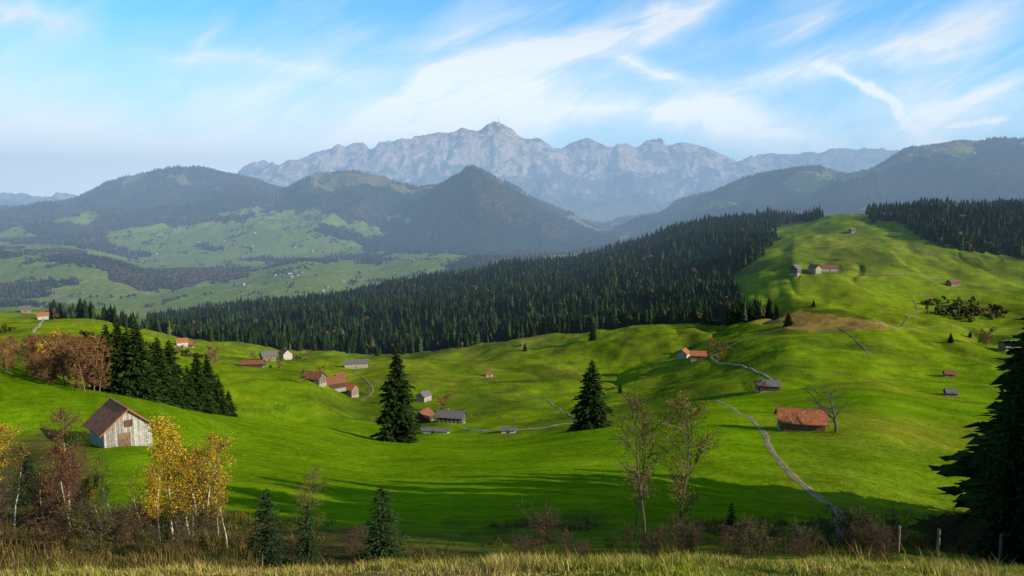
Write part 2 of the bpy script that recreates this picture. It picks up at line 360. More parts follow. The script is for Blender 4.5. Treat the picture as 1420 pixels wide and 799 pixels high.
def scatter(name,xy,h,cols,temps,seed=1,sink=.5):
    r=np.random.default_rng(seed);parts=[];n=len(xy)
    z=H(xy[:,0],xy[:,1])-sink;ang=r.random(n)*6.28;w=h*(.8+.5*r.random(n));ti=r.integers(0,len(temps),n)
    for k,(tv,tf) in enumerate(temps):
        m=ti==k;nn=m.sum()
        if nn==0:continue
        ca,sa=np.cos(ang[m])[:,None],np.sin(ang[m])[:,None]
        X=(tv[:,0]*ca-tv[:,1]*sa)*w[m][:,None]+xy[m,0][:,None]
        Y=(tv[:,0]*sa+tv[:,1]*ca)*w[m][:,None]+xy[m,1][:,None]
        ZZ=tv[:,2]*h[m][:,None]+z[m][:,None]
        V=np.stack([X,Y,ZZ],-1).reshape(-1,3)
        Fc=(tf[None]+(np.arange(nn)*len(tv))[:,None,None]).reshape(-1,tf.shape[1])
        parts.append((V,Fc,np.repeat(cols[m],len(tv),0),0))
    return build(name,parts,[M_far])
def grid_lookup(arr,t,y):
    c=np.clip(np.round((t-tc[0])/(tc[1]-tc[0])).astype(int),0,NC-1);r=np.clip(np.searchsorted(Yr,y),0,NR-1);return arr[r,c]
def samp(mask,y0,y1,sp,tm=.95,vis_pad=30,seed=3):
    r=np.random.default_rng(seed)
    n=int(2*tm*(y1*y1-y0*y0)/2/sp**2)
    y=np.sqrt(y0*y0+(y1*y1-y0*y0)*r.random(n));t=(r.random(n)*2-1)*tm
    m=grid_lookup(mask,t,y)
    y,t=y[m],t[m];z=H(t*y,y)
    v=(z+vis_pad)/y>grid_lookup(RUN,t,y)
    return np.stack([t*y,y],1)[v]
conT=[con_t(i,5,7,.17+.02*(i%3)) for i in range(6)];conF=[con_t(i+20,2,6,.24) for i in range(4)];decT=[dec_t(i) for i in range(4)];decF=[dec_t(i+9,2) for i in range(3)]
def ccol(n,base,var,r):
    k=np.exp(r.normal(size=(n,1))*var);return np.array(base)*k*(1+r.normal(size=(n,3))*.08)
r_=np.random.default_rng(5)
xy=samp(FOR,850,2100,7.0,.95,25,11)
xn=fbm(xy[:,0]/90,xy[:,1]/90,3,77)
gap=fbm(xy[:,0]/45,xy[:,1]/45,3,78)<.38
xy=xy[gap];xn=xn[gap]
h=(18+7*xn)*(1+.27*r_.normal(size=len(xy)));h=np.clip(h,6,32)
cc=ccol(len(xy),(.021,.036,.011),.38,r_)
scatter('spruce_forest',xy,h,cc,conT,2)
m=r_.random(len(xy))<.03+.10*(xn>.25)
xs=xy[m]+r_.normal(size=(m.sum(),2))*3
scatter('autumn_woodland',xs,10+7*r_.random(len(xs)),ccol(len(xs),(.09,.06,.022),.35,r_),decT,3)
xy=samp(fA,1950,3650,11,.8,28,12)
k=fbm(xy[:,0]/200,xy[:,1]/200,3,88)+r_.normal(size=len(xy))*.25
mm=k>.05
scatter('valley_spruce_woods',xy[~mm],13+7*r_.random((~mm).sum()),ccol((~mm).sum(),(.024,.04,.016),.3,r_),conF,4)
scatter('valley_beech_woods',xy[mm],11+6*r_.random(mm.sum()),ccol(mm.sum(),(.085,.058,.03),.3,r_),decF,5)
xy=samp(fB|fC|fR,3650,7600,20,.76,25,13)
k=fbm(xy[:,0]/300,xy[:,1]/300,3,89)+r_.normal(size=len(xy))*.25
cl=np.where((k>.0)[:,None],np.array([[.085,.058,.036]]),np.array([[.026,.04,.02]]))*np.exp(r_.normal(size=(len(xy),1))*.25)
scatter('mountain_forest',xy,16+8*r_.random(len(xy)),cl,conF,6)
hed=(fbm(XX/60,YY/60,3,400)>.50)&(YY>500)&(YY<1000)&(PX<480)
xy=samp(hed,500,1000,9,.8,15,14)
scatter('farmland_hedge',xy,4+5*r_.random(len(xy)),ccol(len(xy),(.06,.055,.022),.35,r_),decT,7)
hed=(fbm(XX/160,YY/160,4,402,True)>.60)&(YY>2000)&(YY<5000)&(~FORF)
xy=samp(hed,2000,5000,20,.75,15,15)
scatter('valley_hedgerows',xy,9+6*r_.random(len(xy)),ccol(len(xy),(.04,.045,.02),.35,r_),decF,8)
cl_=inpoly(PX,PY,[(1283,415),(1330,412),(1375,425),(1400,440),(1340,446),(1285,436)])&(YY>600)&(YY<1100)&(n2>-.15)
xy=samp(cl_,600,1100,6,.95,15,16)
scatter('hillside_thicket',xy,3+6*r_.random(len(xy)),ccol(len(xy),(.08,.07,.025),.4,r_),decT,9)
# ------------------------------------------------------------------ detailed trees
def rv(n,r):
    v=r.normal(size=(n,3));return v/np.linalg.norm(v,axis=1,keepdims=True)
def tubes(p0,p1,r0,r1,n=5):
    d=p1-p0;d/=np.linalg.norm(d,axis=1,keepdims=True)+1e-9
    up=np.where(np.abs(d[:,2:3])>.9,[[1.,0,0]],[[0,0,1.]]);u=np.cross(d,up);u/=np.linalg.norm(u,axis=1,keepdims=True)+1e-9;v=np.cross(d,u)
    a=np.arange(n)*2*math.pi/n;ca=np.cos(a)[None,:,None];sa=np.sin(a)[None,:,None]
    ring=u[:,None]*ca+v[:,None]*sa
    A=p0[:,None]+ring*r0[:,None,None];B=p1[:,None]+ring*r1[:,None,None]
    V=np.concatenate([A,B],1).reshape(-1,3)
    k=np.arange(n);f=np.stack([k,(k+1)%n,(k+1)%n+n,k+n],1)
    Fc=(f[None]+(np.arange(len(p0))*2*n)[:,None,None]).reshape(-1,4)
    return V,Fc
def conifer(h,rad,seed,dens=1.,col=(.024,.05,.012),name='spruce_tree',nsz=1.):
    r=np.random.default_rng(seed)
    nw=int(h*3.2*dens**.5);zs=np.linspace(.04,.985,nw)
    B=[]
    for z in zs:
        k=int(6+4*r.random()) if z<.9 else 4
        a0=r.random()*6.28
        gap=.66+.48*r.random()
        for i in range(k):
            a=a0+6.283*i/k+r.normal()*.2
            Lb=rad*((1-z)**.8)*min(1,(.55+z*4))*gap*(.6+.7*r.random())+.12
            B.append((z*h+r.normal()*.12,a,Lb,z))
    B=np.array(B)
    m=np.clip((B[:,2]*5*dens/nsz).astype(int)+3,3,40)
    bi=np.repeat(np.arange(len(B)),m)
    s=np.concatenate([(np.arange(k)+r.random(k))/k for k in m])**.85
    s=.12+.9*s
    Lb=B[bi,2];a=B[bi,1]
    rise=np.interp(B[bi,3],[0,.5,1],[-.25,.0,.55])
    drop=-.28
    z=B[bi,0]+Lb*(rise*s+drop*s*s+.15*np.maximum(s-.7,0))
    side=r.normal(size=len(s))*.18*Lb*(1-s*.5)*s*1.6
    x=np.cos(a)*Lb*s-np.sin(a)*side;y=np.sin(a)*Lb*s+np.cos(a)*side
    c=np.stack([x,y,z-np.abs(side)*.3],1)
    n=len(c)
    sz=nsz*(.20+.07*Lb)*(.7+.6*r.random(n))*min(1.25,max(.5,h/18))
    rd=np.stack([np.cos(a),np.sin(a),np.zeros(n)],1)
    td=np.stack([-np.sin(a),np.cos(a),np.zeros(n)],1)
    u=rd+td*(np.sign(side)*.8*r.random(n))[:,None]+rv(n,r)*.35;u[:,2]-=.35
    u/=np.linalg.norm(u,axis=1,keepdims=True)
    w=np.cross(u,np.array([[0,0,1.]])+rv(n,r)*.9);w/=np.linalg.norm(w,axis=1,keepdims=True)
    U=u*(sz*1.5)[:,None];W=w*(sz*.55)[:,None]
    V=np.stack([c-U*.5,c-U*.1+W,c+U*.75,c-U*.1-W],1).reshape(-1,3)
    Fc=np.arange(4*n).reshape(n,4)
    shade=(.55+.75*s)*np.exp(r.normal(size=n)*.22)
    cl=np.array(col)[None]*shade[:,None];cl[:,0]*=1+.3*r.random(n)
    cl=np.repeat(cl,4,0)
    zt=np.linspace(0,1,7);P0=np.stack([0*zt[:-1],0*zt[:-1],zt[:-1]*h*.98-.4*(zt[:-1]==0)],1);P1=np.stack([0*zt[1:],0*zt[1:],zt[1:]*h*.98],1)
    rr=.013*h*(1-zt)+.02
    tv,tf=tubes(P0,P1,rr[:-1],rr[1:],8)
    e0=np.stack([0*B[:,0],0*B[:,0],B[:,0]],1);ri=np.interp(B[:,3],[0,.5,1],[-.25,0,.55])
    e1=np.stack([np.cos(B[:,1])*B[:,2]*.8,np.sin(B[:,1])*B[:,2]*.8,B[:,0]+B[:,2]*.8*(ri-.22)],1)
    bv,bf=tubes(e0,e1,.012*B[:,2]+.006,.003+0*B[:,2],3)
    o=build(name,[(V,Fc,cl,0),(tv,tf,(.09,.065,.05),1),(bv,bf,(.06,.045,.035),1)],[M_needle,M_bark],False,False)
    return o.data
def decid(h,seed,spread=.35,nb=20,sub=5,tw=4,up=.9,leafn=0,leafs=.12,leafc=((.5,.3,.03),),barkc=(.16,.13,.1),stem=.012,low=.2,crown=.9,trunks=1,leaf_from=.0,name='tree',droop=0.,twig=1.,twigc=None):
    r=np.random.default_rng(seed);S0=[];tips=[]
    def poly(p,d,Ln,n,r0,r1,wob,grav):
        pts=[p];dd=d/np.linalg.norm(d)
        for i in range(n):
            dd=dd+r.normal(size=3)*wob+np.array([0,0,grav]);dd/=np.linalg.norm(dd);pts.append(pts[-1]+dd*Ln/n)
        for i in range(n):
            S0.append((pts[i],pts[i+1],r0+(r1-r0)*i/n,r0+(r1-r0)*(i+1)/n))
        return pts
    def at(pts,f):
        f=min(max(f,0),.999)*(len(pts)-1);i=int(f);return pts[i]+(pts[i+1]-pts[i])*(f-i),pts[i+1]-pts[i]
    for tk in range(trunks):
        lean=r.normal(size=3)*(.05 if trunks==1 else .2);lean[2]=1
        hh=h*(1 if tk==0 else .7+.25*r.random())
        tr=poly(np.array([r.normal()*.1*(trunks>1),r.normal()*.1*(trunks>1),-.4]),lean,hh*crown+.4,9,stem*hh,.002*hh,.06,.08)
        for i in range(nb):
            f=low+(1-low)*(i+r.random())/nb
            p,d=at(tr,f);a=r.random()*6.283
            env=math.sin(math.pi*min(1,(f-low)/(1-low)*.85+.12))**.7
            Lb=hh*spread*env*(.6+.6*r.random())
            dr=np.array([math.cos(a),math.sin(a),up*(.6+.6*r.random())])
            bp_=poly(p,dr,Lb,4,stem*hh*.42*(1-f*.6),.0016*hh,.14,.05-droop)
            for j in range(sub):
                g_=.25+.75*(j+r.random())/sub
                p2,d2=at(bp_,g_);d2=d2/np.linalg.norm(d2)+r.normal(size=3)*.6
                sb=poly(p2,d2,Lb*(.5-.25*g_)+.1*hh*.3,3,.0022*hh*twig,.001*hh*twig,.2,.06-droop*1.4)
                for q_ in range(tw):
                    p3,d3=at(sb,(q_+r.random())/tw)
                    d3=d3/np.linalg.norm(d3)+r.normal(size=3)*.7
                    e=poly(p3,d3,hh*.045*(.6+.8*r.random()),1,.0011*hh*twig,.0006*hh*twig,.1,-droop)
                    tips.append(e[-1]);tips.append(p3)
    A=np.array([s[0] for s in S0]);Bp=np.array([s[1] for s in S0]);r0=np.array([s[2] for s in S0]);r1=np.array([s[3] for s in S0])
    big=r0>.0045*h
    parts=[]
    for mk,k in ((big,6),(~big,3)):
        if mk.any():
            v,f=tubes(A[mk],Bp[mk],r0[mk],r1[mk],k);bc=np.array(barkc) if k==6 else (np.array(twigc) if twigc else np.array(barkc)*.75)
            parts.append((v,f,bc,1))
    if leafn:
        tp=np.array(tips);tp=tp[tp[:,2]>h*leaf_from]
        c=tp[r.integers(0,len(tp),leafn)]+r.normal(size=(leafn,3))*h*.018
        u=rv(leafn,r);w=np.cross(u,rv(leafn,r));w/=np.linalg.norm(w,axis=1,keepdims=True)
        sz=leafs*(.6+.8*r.random(leafn));U=u*sz[:,None];W=w*(sz*.65)[:,None]
        V=np.stack([c-U,c+W,c+U,c-W],1).reshape(-1,3)
        lc=np.array(leafc)[r.integers(0,len(leafc),leafn)]*np.exp(r.normal(size=(leafn,1))*.2)
        parts.append((V,np.arange(4*leafn).reshape(-1,4),np.repeat(lc,4,0),0))
    return build(name,parts,[M_leaf,M_bark],False,False).data
def put(name,me,h0,px,py,top=None,h=None,ymin=12,ymax=20000,rz=None,wide=1.):
    x,y,z=sight(px,py,ymin,ymax)
    if h is None:h=(py-top)/F*y
    s=h/h0
    return inst(name,me,(x,y,z-.05*s),s*wide,R.random()*6.28 if rz is None else rz,s)
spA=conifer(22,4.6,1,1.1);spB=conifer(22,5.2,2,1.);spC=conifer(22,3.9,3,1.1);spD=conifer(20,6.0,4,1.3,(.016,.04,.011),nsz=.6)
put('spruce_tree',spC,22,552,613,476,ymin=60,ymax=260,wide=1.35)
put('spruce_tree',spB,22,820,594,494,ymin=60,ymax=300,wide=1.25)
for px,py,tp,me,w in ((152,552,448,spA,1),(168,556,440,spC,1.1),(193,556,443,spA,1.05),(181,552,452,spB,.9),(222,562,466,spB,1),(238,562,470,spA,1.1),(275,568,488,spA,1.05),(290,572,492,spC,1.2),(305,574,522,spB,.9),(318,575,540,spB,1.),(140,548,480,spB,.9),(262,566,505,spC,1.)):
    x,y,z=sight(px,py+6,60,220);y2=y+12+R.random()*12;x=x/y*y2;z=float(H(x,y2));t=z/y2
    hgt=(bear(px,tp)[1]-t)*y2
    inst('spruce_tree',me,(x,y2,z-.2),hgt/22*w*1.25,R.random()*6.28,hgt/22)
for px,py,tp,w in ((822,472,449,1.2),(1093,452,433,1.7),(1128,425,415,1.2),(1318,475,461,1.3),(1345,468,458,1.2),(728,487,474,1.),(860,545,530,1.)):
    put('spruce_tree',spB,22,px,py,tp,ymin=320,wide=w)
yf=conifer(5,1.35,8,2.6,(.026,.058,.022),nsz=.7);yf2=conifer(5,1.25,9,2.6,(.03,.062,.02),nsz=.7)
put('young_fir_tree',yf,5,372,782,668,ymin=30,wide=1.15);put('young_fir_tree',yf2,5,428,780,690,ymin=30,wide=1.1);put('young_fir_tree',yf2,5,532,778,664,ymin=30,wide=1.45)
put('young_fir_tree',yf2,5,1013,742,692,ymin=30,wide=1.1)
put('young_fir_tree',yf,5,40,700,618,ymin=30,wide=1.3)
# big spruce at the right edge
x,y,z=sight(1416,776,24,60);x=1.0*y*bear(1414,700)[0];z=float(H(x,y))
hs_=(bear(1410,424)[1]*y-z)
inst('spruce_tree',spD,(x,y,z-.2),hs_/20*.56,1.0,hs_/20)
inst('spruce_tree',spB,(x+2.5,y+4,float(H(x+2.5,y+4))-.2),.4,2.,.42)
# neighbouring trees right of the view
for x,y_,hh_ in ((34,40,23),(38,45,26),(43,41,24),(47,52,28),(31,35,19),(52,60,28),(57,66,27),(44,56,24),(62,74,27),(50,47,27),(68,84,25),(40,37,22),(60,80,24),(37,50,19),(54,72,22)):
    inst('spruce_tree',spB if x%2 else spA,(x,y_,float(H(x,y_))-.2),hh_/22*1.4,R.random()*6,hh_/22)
gold=((.70,.49,.03),(.62,.41,.025),(.74,.56,.06),(.5,.3,.02));rust=((.28,.13,.04),(.33,.17,.04),(.2,.09,.03))
wb=(.7,.66,.6);tg_=(.16,.09,.06)
bi1=decid(9,21,.24,26,6,4,1.3,5600,.055,gold,wb,.0095,.22,.95,1,.2,'birch_tree',twigc=tg_)
bi2=decid(9,22,.22,24,6,4,1.4,5400,.055,gold,wb,.0095,.25,.95,2,.25,'birch_tree',twigc=tg_)
bi3=decid(9,23,.25,26,6,5,1.2,3000,.05,rust,(.5,.45,.4),.011,.12,.95,2,.1,'birch_tree',twig=1.5,twigc=(.15,.075,.05))
bi4=decid(9,24,.16,16,4,3,1.4,600,.06,gold,wb,.010,.4,.95,1,.3,'birch_tree',twigc=tg_)
put('birch_tree',bi1,9,240,748,574,ymin=30,wide=1.1);put('birch_tree',bi2,9,284,744,582,ymin=30,wide=1.15);put('birch_tree',bi1,9,222,750,605,ymin=30,wide=.8);put('birch_tree',bi2,9,262,746,600,ymin=30,wide=.9);put('birch_tree',bi1,9,303,742,618,ymin=30,wide=.8)
put('birch_tree',bi3,9,98,742,556,ymin=30,wide=.9)
for px,py,tp in ((158,735,620),(200,748,650),(142,742,668),(76,730,640),(20,735,610),(316,760,668)):
    put('birch_tree',bi4,9,px,py,tp,ymin=30)
put('birch_tree',bi3,9,122,728,630,ymin=30,wide=1.2);put('birch_tree',bi3,9,64,735,640,ymin=30,wide=1.3)
put('birch_tree',bi1,9,-4,700,586,ymin=30,wide=1.3)
oliv=((.30,.22,.03),(.24,.18,.03),(.4,.26,.03))
as1=decid(10,31,.27,24,6,5,1.1,2600,.045,oliv,(.17,.14,.1),.010,.2,.95,1,.3,'ash_tree',twig=1.1,twigc=(.15,.12,.06))
as2=decid(10,32,.22,22,5,5,1.2,1300,.045,oliv,(.15,.12,.09),.009,.3,.95,1,.3,'ash_tree',twig=1.1,twigc=(.15,.12,.06))
put('ash_tree',as1,10,941,752,532,ymin=30,wide=1.05);put('ash_tree',as2,10,897,754,528,ymin=30);put('ash_tree',as2,10,878,750,560,ymin=30,wide=.8)
put('ash_tree',as1,10,428,768,642,ymin=30,wide=1.)
brown=((.15,.1,.045),(.12,.08,.035),(.2,.12,.045));gr=((.10,.12,.02),(.14,.13,.03))
sh1=decid(3,41,.5,10,5,4,1.1,900,.035,brown,(.15,.09,.06),.008,.05,.8,5,0,'shrub',twig=2.)
sh2=decid(3,42,.55,9,5,4,.9,1800,.04,gr,(.11,.08,.06),.008,.05,.8,5,0,'shrub',twig=1.8)
sh3=decid(3,43,.5,10,5,5,1.1,200,.03,brown,(.13,.085,.055),.008,.05,.8,6,0,'shrub',twig=1.7)
put('shrub',sh3,3,748,764,685,ymin=30,wide=1.2)
for i in range(115):
    px=R.uniform(-120,1500);left=px<330
    if left:py=R.uniform(670,768) if px<130 else R.uniform(728,770)
    else:py=R.uniform(752,775)
    if 560<px<860 and R.random()<.6:continue
    hh_=R.uniform(.8,2.6)*(1.4 if left else .75 if px<1150 else 1.1)
    put('shrub',[sh1,sh2,sh3][i%3],3,px,py,h=hh_,ymin=24,ymax=90,wide=R.uniform(.9,1.6))
rd=decid(12,51,.3,18,4,4,1.0,1500,.13,rust,(.22,.13,.1),.012,.1,.9,1,.1,'bare_tree',twig=2.6,twigc=(.2,.1,.07))
yl=decid(12,52,.28,18,4,4,1.2,2000,.16,gold,(.4,.36,.3),.010,.2,.95,1,.2,'birch_tree',twig=1.5)
for i in range(70):
    px=R.uniform(-90,140);py=520+px*.17-R.uniform(-8,6);x,y,z=sight(px,py+8,60,200);y+=R.uniform(4,50);x=bear(px,py)[0]*y;z=float(H(x,y))
    tp=R.uniform(456,496);hgt=min(16,max(5,(bear(px,tp)[1]-z/y)*y));inst('bare_tree',rd,(x,y,z),hgt/12*R.uniform(.9,1.2),R.random()*6,hgt/12)
for px,tp in ((74,462),(62,478),(14,470)):
    x,y,z=sight(px,535,60,200);y+=14;x=bear(px,520)[0]*y;z=float(H(x,y));hgt=(bear(px,tp)[1]-z/y)*y;inst('birch_tree',yl,(x,y,z),hgt/12*.8,R.random()*6,hgt/12)
bt=decid(10,55,.5,14,6,4,.7,0,.1,rust,(.13,.10,.075),.034,.22,.8,1,.1,'bare_tree',twig=1.7)
put('bare_tree',bt,10,1160,600,530,ymin=100,ymax=400,wide=1.25)
bt2=decid(10,56,.45,16,5,4,.8,1000,.2,rust,(.26,.16,.12),.022,.15,.85,1,.1,'bare_tree',twig=3.5)
for px,py,tp,w in ((994,502,470,1.3),(1368,482,452,1.),(615,572,545,1.1),(430,500,484,1.),(388,512,497,1.2),(1055,545,525,1.2),(1088,572,562,1.6),(560,560,540,1.),(296,508,478,.8),(420,532,512,1.),(446,520,506,1.3),(512,548,536,1.3),(640,580,566,1.2),(1110,392,382,1.3),(1165,380,368,1.2),(350,500,488,1.2),(250,490,478,1.3),(410,505,494,1.3)):
    put('bare_tree',bt2,10,px,py,tp,ymin=150,wide=w)
# ------------------------------------------------------------------ grass blades
def blades(name,n,y0,y1,size,colf,seed,tm=.9,w=.012,keep=None):
    r=np.random.default_rng(seed)
    nc_=n//14;yc=np.sqrt(y0*y0+(y1*y1-y0*y0)*r.random(nc_));xc=(r.random(nc_)*2-1)*tm*yc
    i=r.integers(0,nc_,n);x=xc[i]+r.normal(size=n)*size*.35;y=np.maximum(1.6,yc[i]+r.normal(size=n)*size*.35)
    if keep is not None:
        k=keep(x,y);x,y,i=x[k],y[k],i[k];n=len(x)
    z=H(x,y)-.01
    hs=size*(.4+.9*r.random(n))*(.35+1.4*np.clip(vn(x/.9,y/.9,9)+.2,0,1));a=r.random(n)*6.28;ln=hs*(.2+.7*r.random(n))
    c=np.stack([x,y,z],1);d=np.stack([np.cos(a),np.sin(a),0*a],1);p=np.stack([-np.sin(a),np.cos(a),0*a],1)*w*.5
    m_=c+d*(ln*.35)[:,None]+np.array([0,0,1])*(hs*.65)[:,None];tp_=c+d*ln[:,None]+np.array([0,0,1])*hs[:,None]
    V=np.stack([c-p,c+p,m_+p*.7,m_-p*.7,tp_],1).reshape(-1,3);b0=np.arange(n)[:,None]*5
    Fq=b0+np.array([[0,1,2,3]]);Ft=b0+np.array([[3,2,4]])
    cl=np.repeat(colf(x,y,i,r),5,0)
    me=build(name,[(V,Fq,cl,0),(V,Ft,cl,0)],[M_grass]);return me
def cf1(x,y,i,r):
    px=710+F*x/y;dryp=np.clip(.85-.55*sm(px,450,900),0,1)+.4*vn(x/2,y/2,55)
    dr=(r.random(len(x))<dryp)[:,None]
    return np.where(dr,[[.50,.37,.12]],[[.22,.27,.02]])*np.exp(r.normal(size=(len(x),1))*.35)
blades('dry_grass',90000,5,13,.10,cf1,61,w=.009)
def cf2(x,y,i,r):return np.where((r.random(len(x))<.6)[:,None],[[.21,.14,.05]],[[.11,.11,.02]])*np.exp(r.normal(size=(len(x),1))*.35)
def kp(x,y):
    px=710+F*x/y;return (px<360+vn(x/4,y/4,3)*90)|(vn(x/5,y/5,4)>.25)
blades('bank_undergrowth',90000,16,56,.45,cf2,62,w=.035,keep=kp)
# ------------------------------------------------------------------ tracks
def ribbon(name,pts,width,ymin=30,off=.12,ymax=20000,c1=(.20,.18,.10),c2=None):
    P_=[sight(px,py,ymin,ymax)[:2] for px,py in pts];P_=np.array(P_)
    d=np.concatenate([[0],np.cumsum(np.linalg.norm(np.diff(P_,axis=0),axis=1))])
    n=max(12,int(d[-1]/max(1.2,width*.6)));q_=np.linspace(0,d[-1],min(n,900))
    x=pchip(d,P_[:,0],q_);y=pchip(d,P_[:,1],q_)
    tx=np.gradient(x);ty=np.gradient(y);ln=np.hypot(tx,ty)+1e-9;nx,ny=-ty/ln,tx/ln
    wv=width*(1+.25*vn(q_/3,q_*0,5));rows=[];cs=[]
    for k in (-.5,-.25,0,.25,.5):
        X=x+nx*wv*k;Y=y+ny*wv*k;rows.append(np.stack([X,Y,H(X,Y)+off*(1 if abs(k)<.5 else .3)],1))
        cs.append(np.tile(c2 if (c2 and k==0) else c1,(len(q_),1))*(1+.2*vn(q_/2,q_*0+k*9,6))[:,None])
    V=np.stack(rows,1).reshape(-1,3);C=np.stack(cs,1).reshape(-1,3);m_=5;Fc=[]
    ii=np.arange(len(q_)-1)
    for k in range(4):Fc.append(np.stack([ii*m_+k,ii*m_+k+1,(ii+1)*m_+k+1,(ii+1)*m_+k],1))
    return build(name,[(V,np.concatenate(Fc),C,0)],[M_track],True)
ribbon('dirt_track',[(1176,752),(1168,728),(1150,700),(1118,676),(1090,650),(1068,622),(1058,598),(1040,580),(1010,563),(990,552)],1.25,ymin=35,ymax=320,off=.08,c1=(.29,.22,.12),c2=(.15,.18,.03))
ribbon('farm_road',[(640,594),(700,597),(760,592),(800,585)],3.,ymin=330,off=.25,c1=(.3,.27,.2))
ribbon('farm_road',[(800,585),(780,572),(760,556),(700,548),(620,545)],2.,ymin=330,off=.25)
ribbon('farm_road',[(1078,532),(1060,520),(1020,506),(985,496)],2.2,ymin=330,off=.3,c1=(.32,.28,.19))
ribbon('farm_road',[(985,496),(1020,476),(1060,462),(1110,458),(1180,454),(1300,452),(1420,458)],2.,ymin=500,off=.35,c1=(.26,.23,.12))
ribbon('farm_road',[(1165,376),(1220,380),(1300,386),(1360,398),(1420,405)],1.8,ymin=500,off=.35,c1=(.26,.23,.12))
ribbon('farm_road',[(1250,345),(1310,355),(1370,360)],2.,ymin=800,off=.4)
ribbon('farm_road',[(1220,454),(1260,440),(1270,425),(1262,410)],1.6,ymin=500,off=.35)
ribbon('farm_road',[(1165,455),(1185,470),(1205,492)],1.4,ymin=500,off=.3)
ribbon('farm_road',[(500,556),(515,545),(510,530),(490,515)],2.4,ymin=400,off=.35)
ribbon('farm_road',[(45,462),(55,450),(70,440)],3,ymin=500,off=.5,c1=(.34,.32,.26))
ribbon('farm_road',[(290,478),(300,492),(340,505),(375,510)],2.2,ymin=400,off=.35)
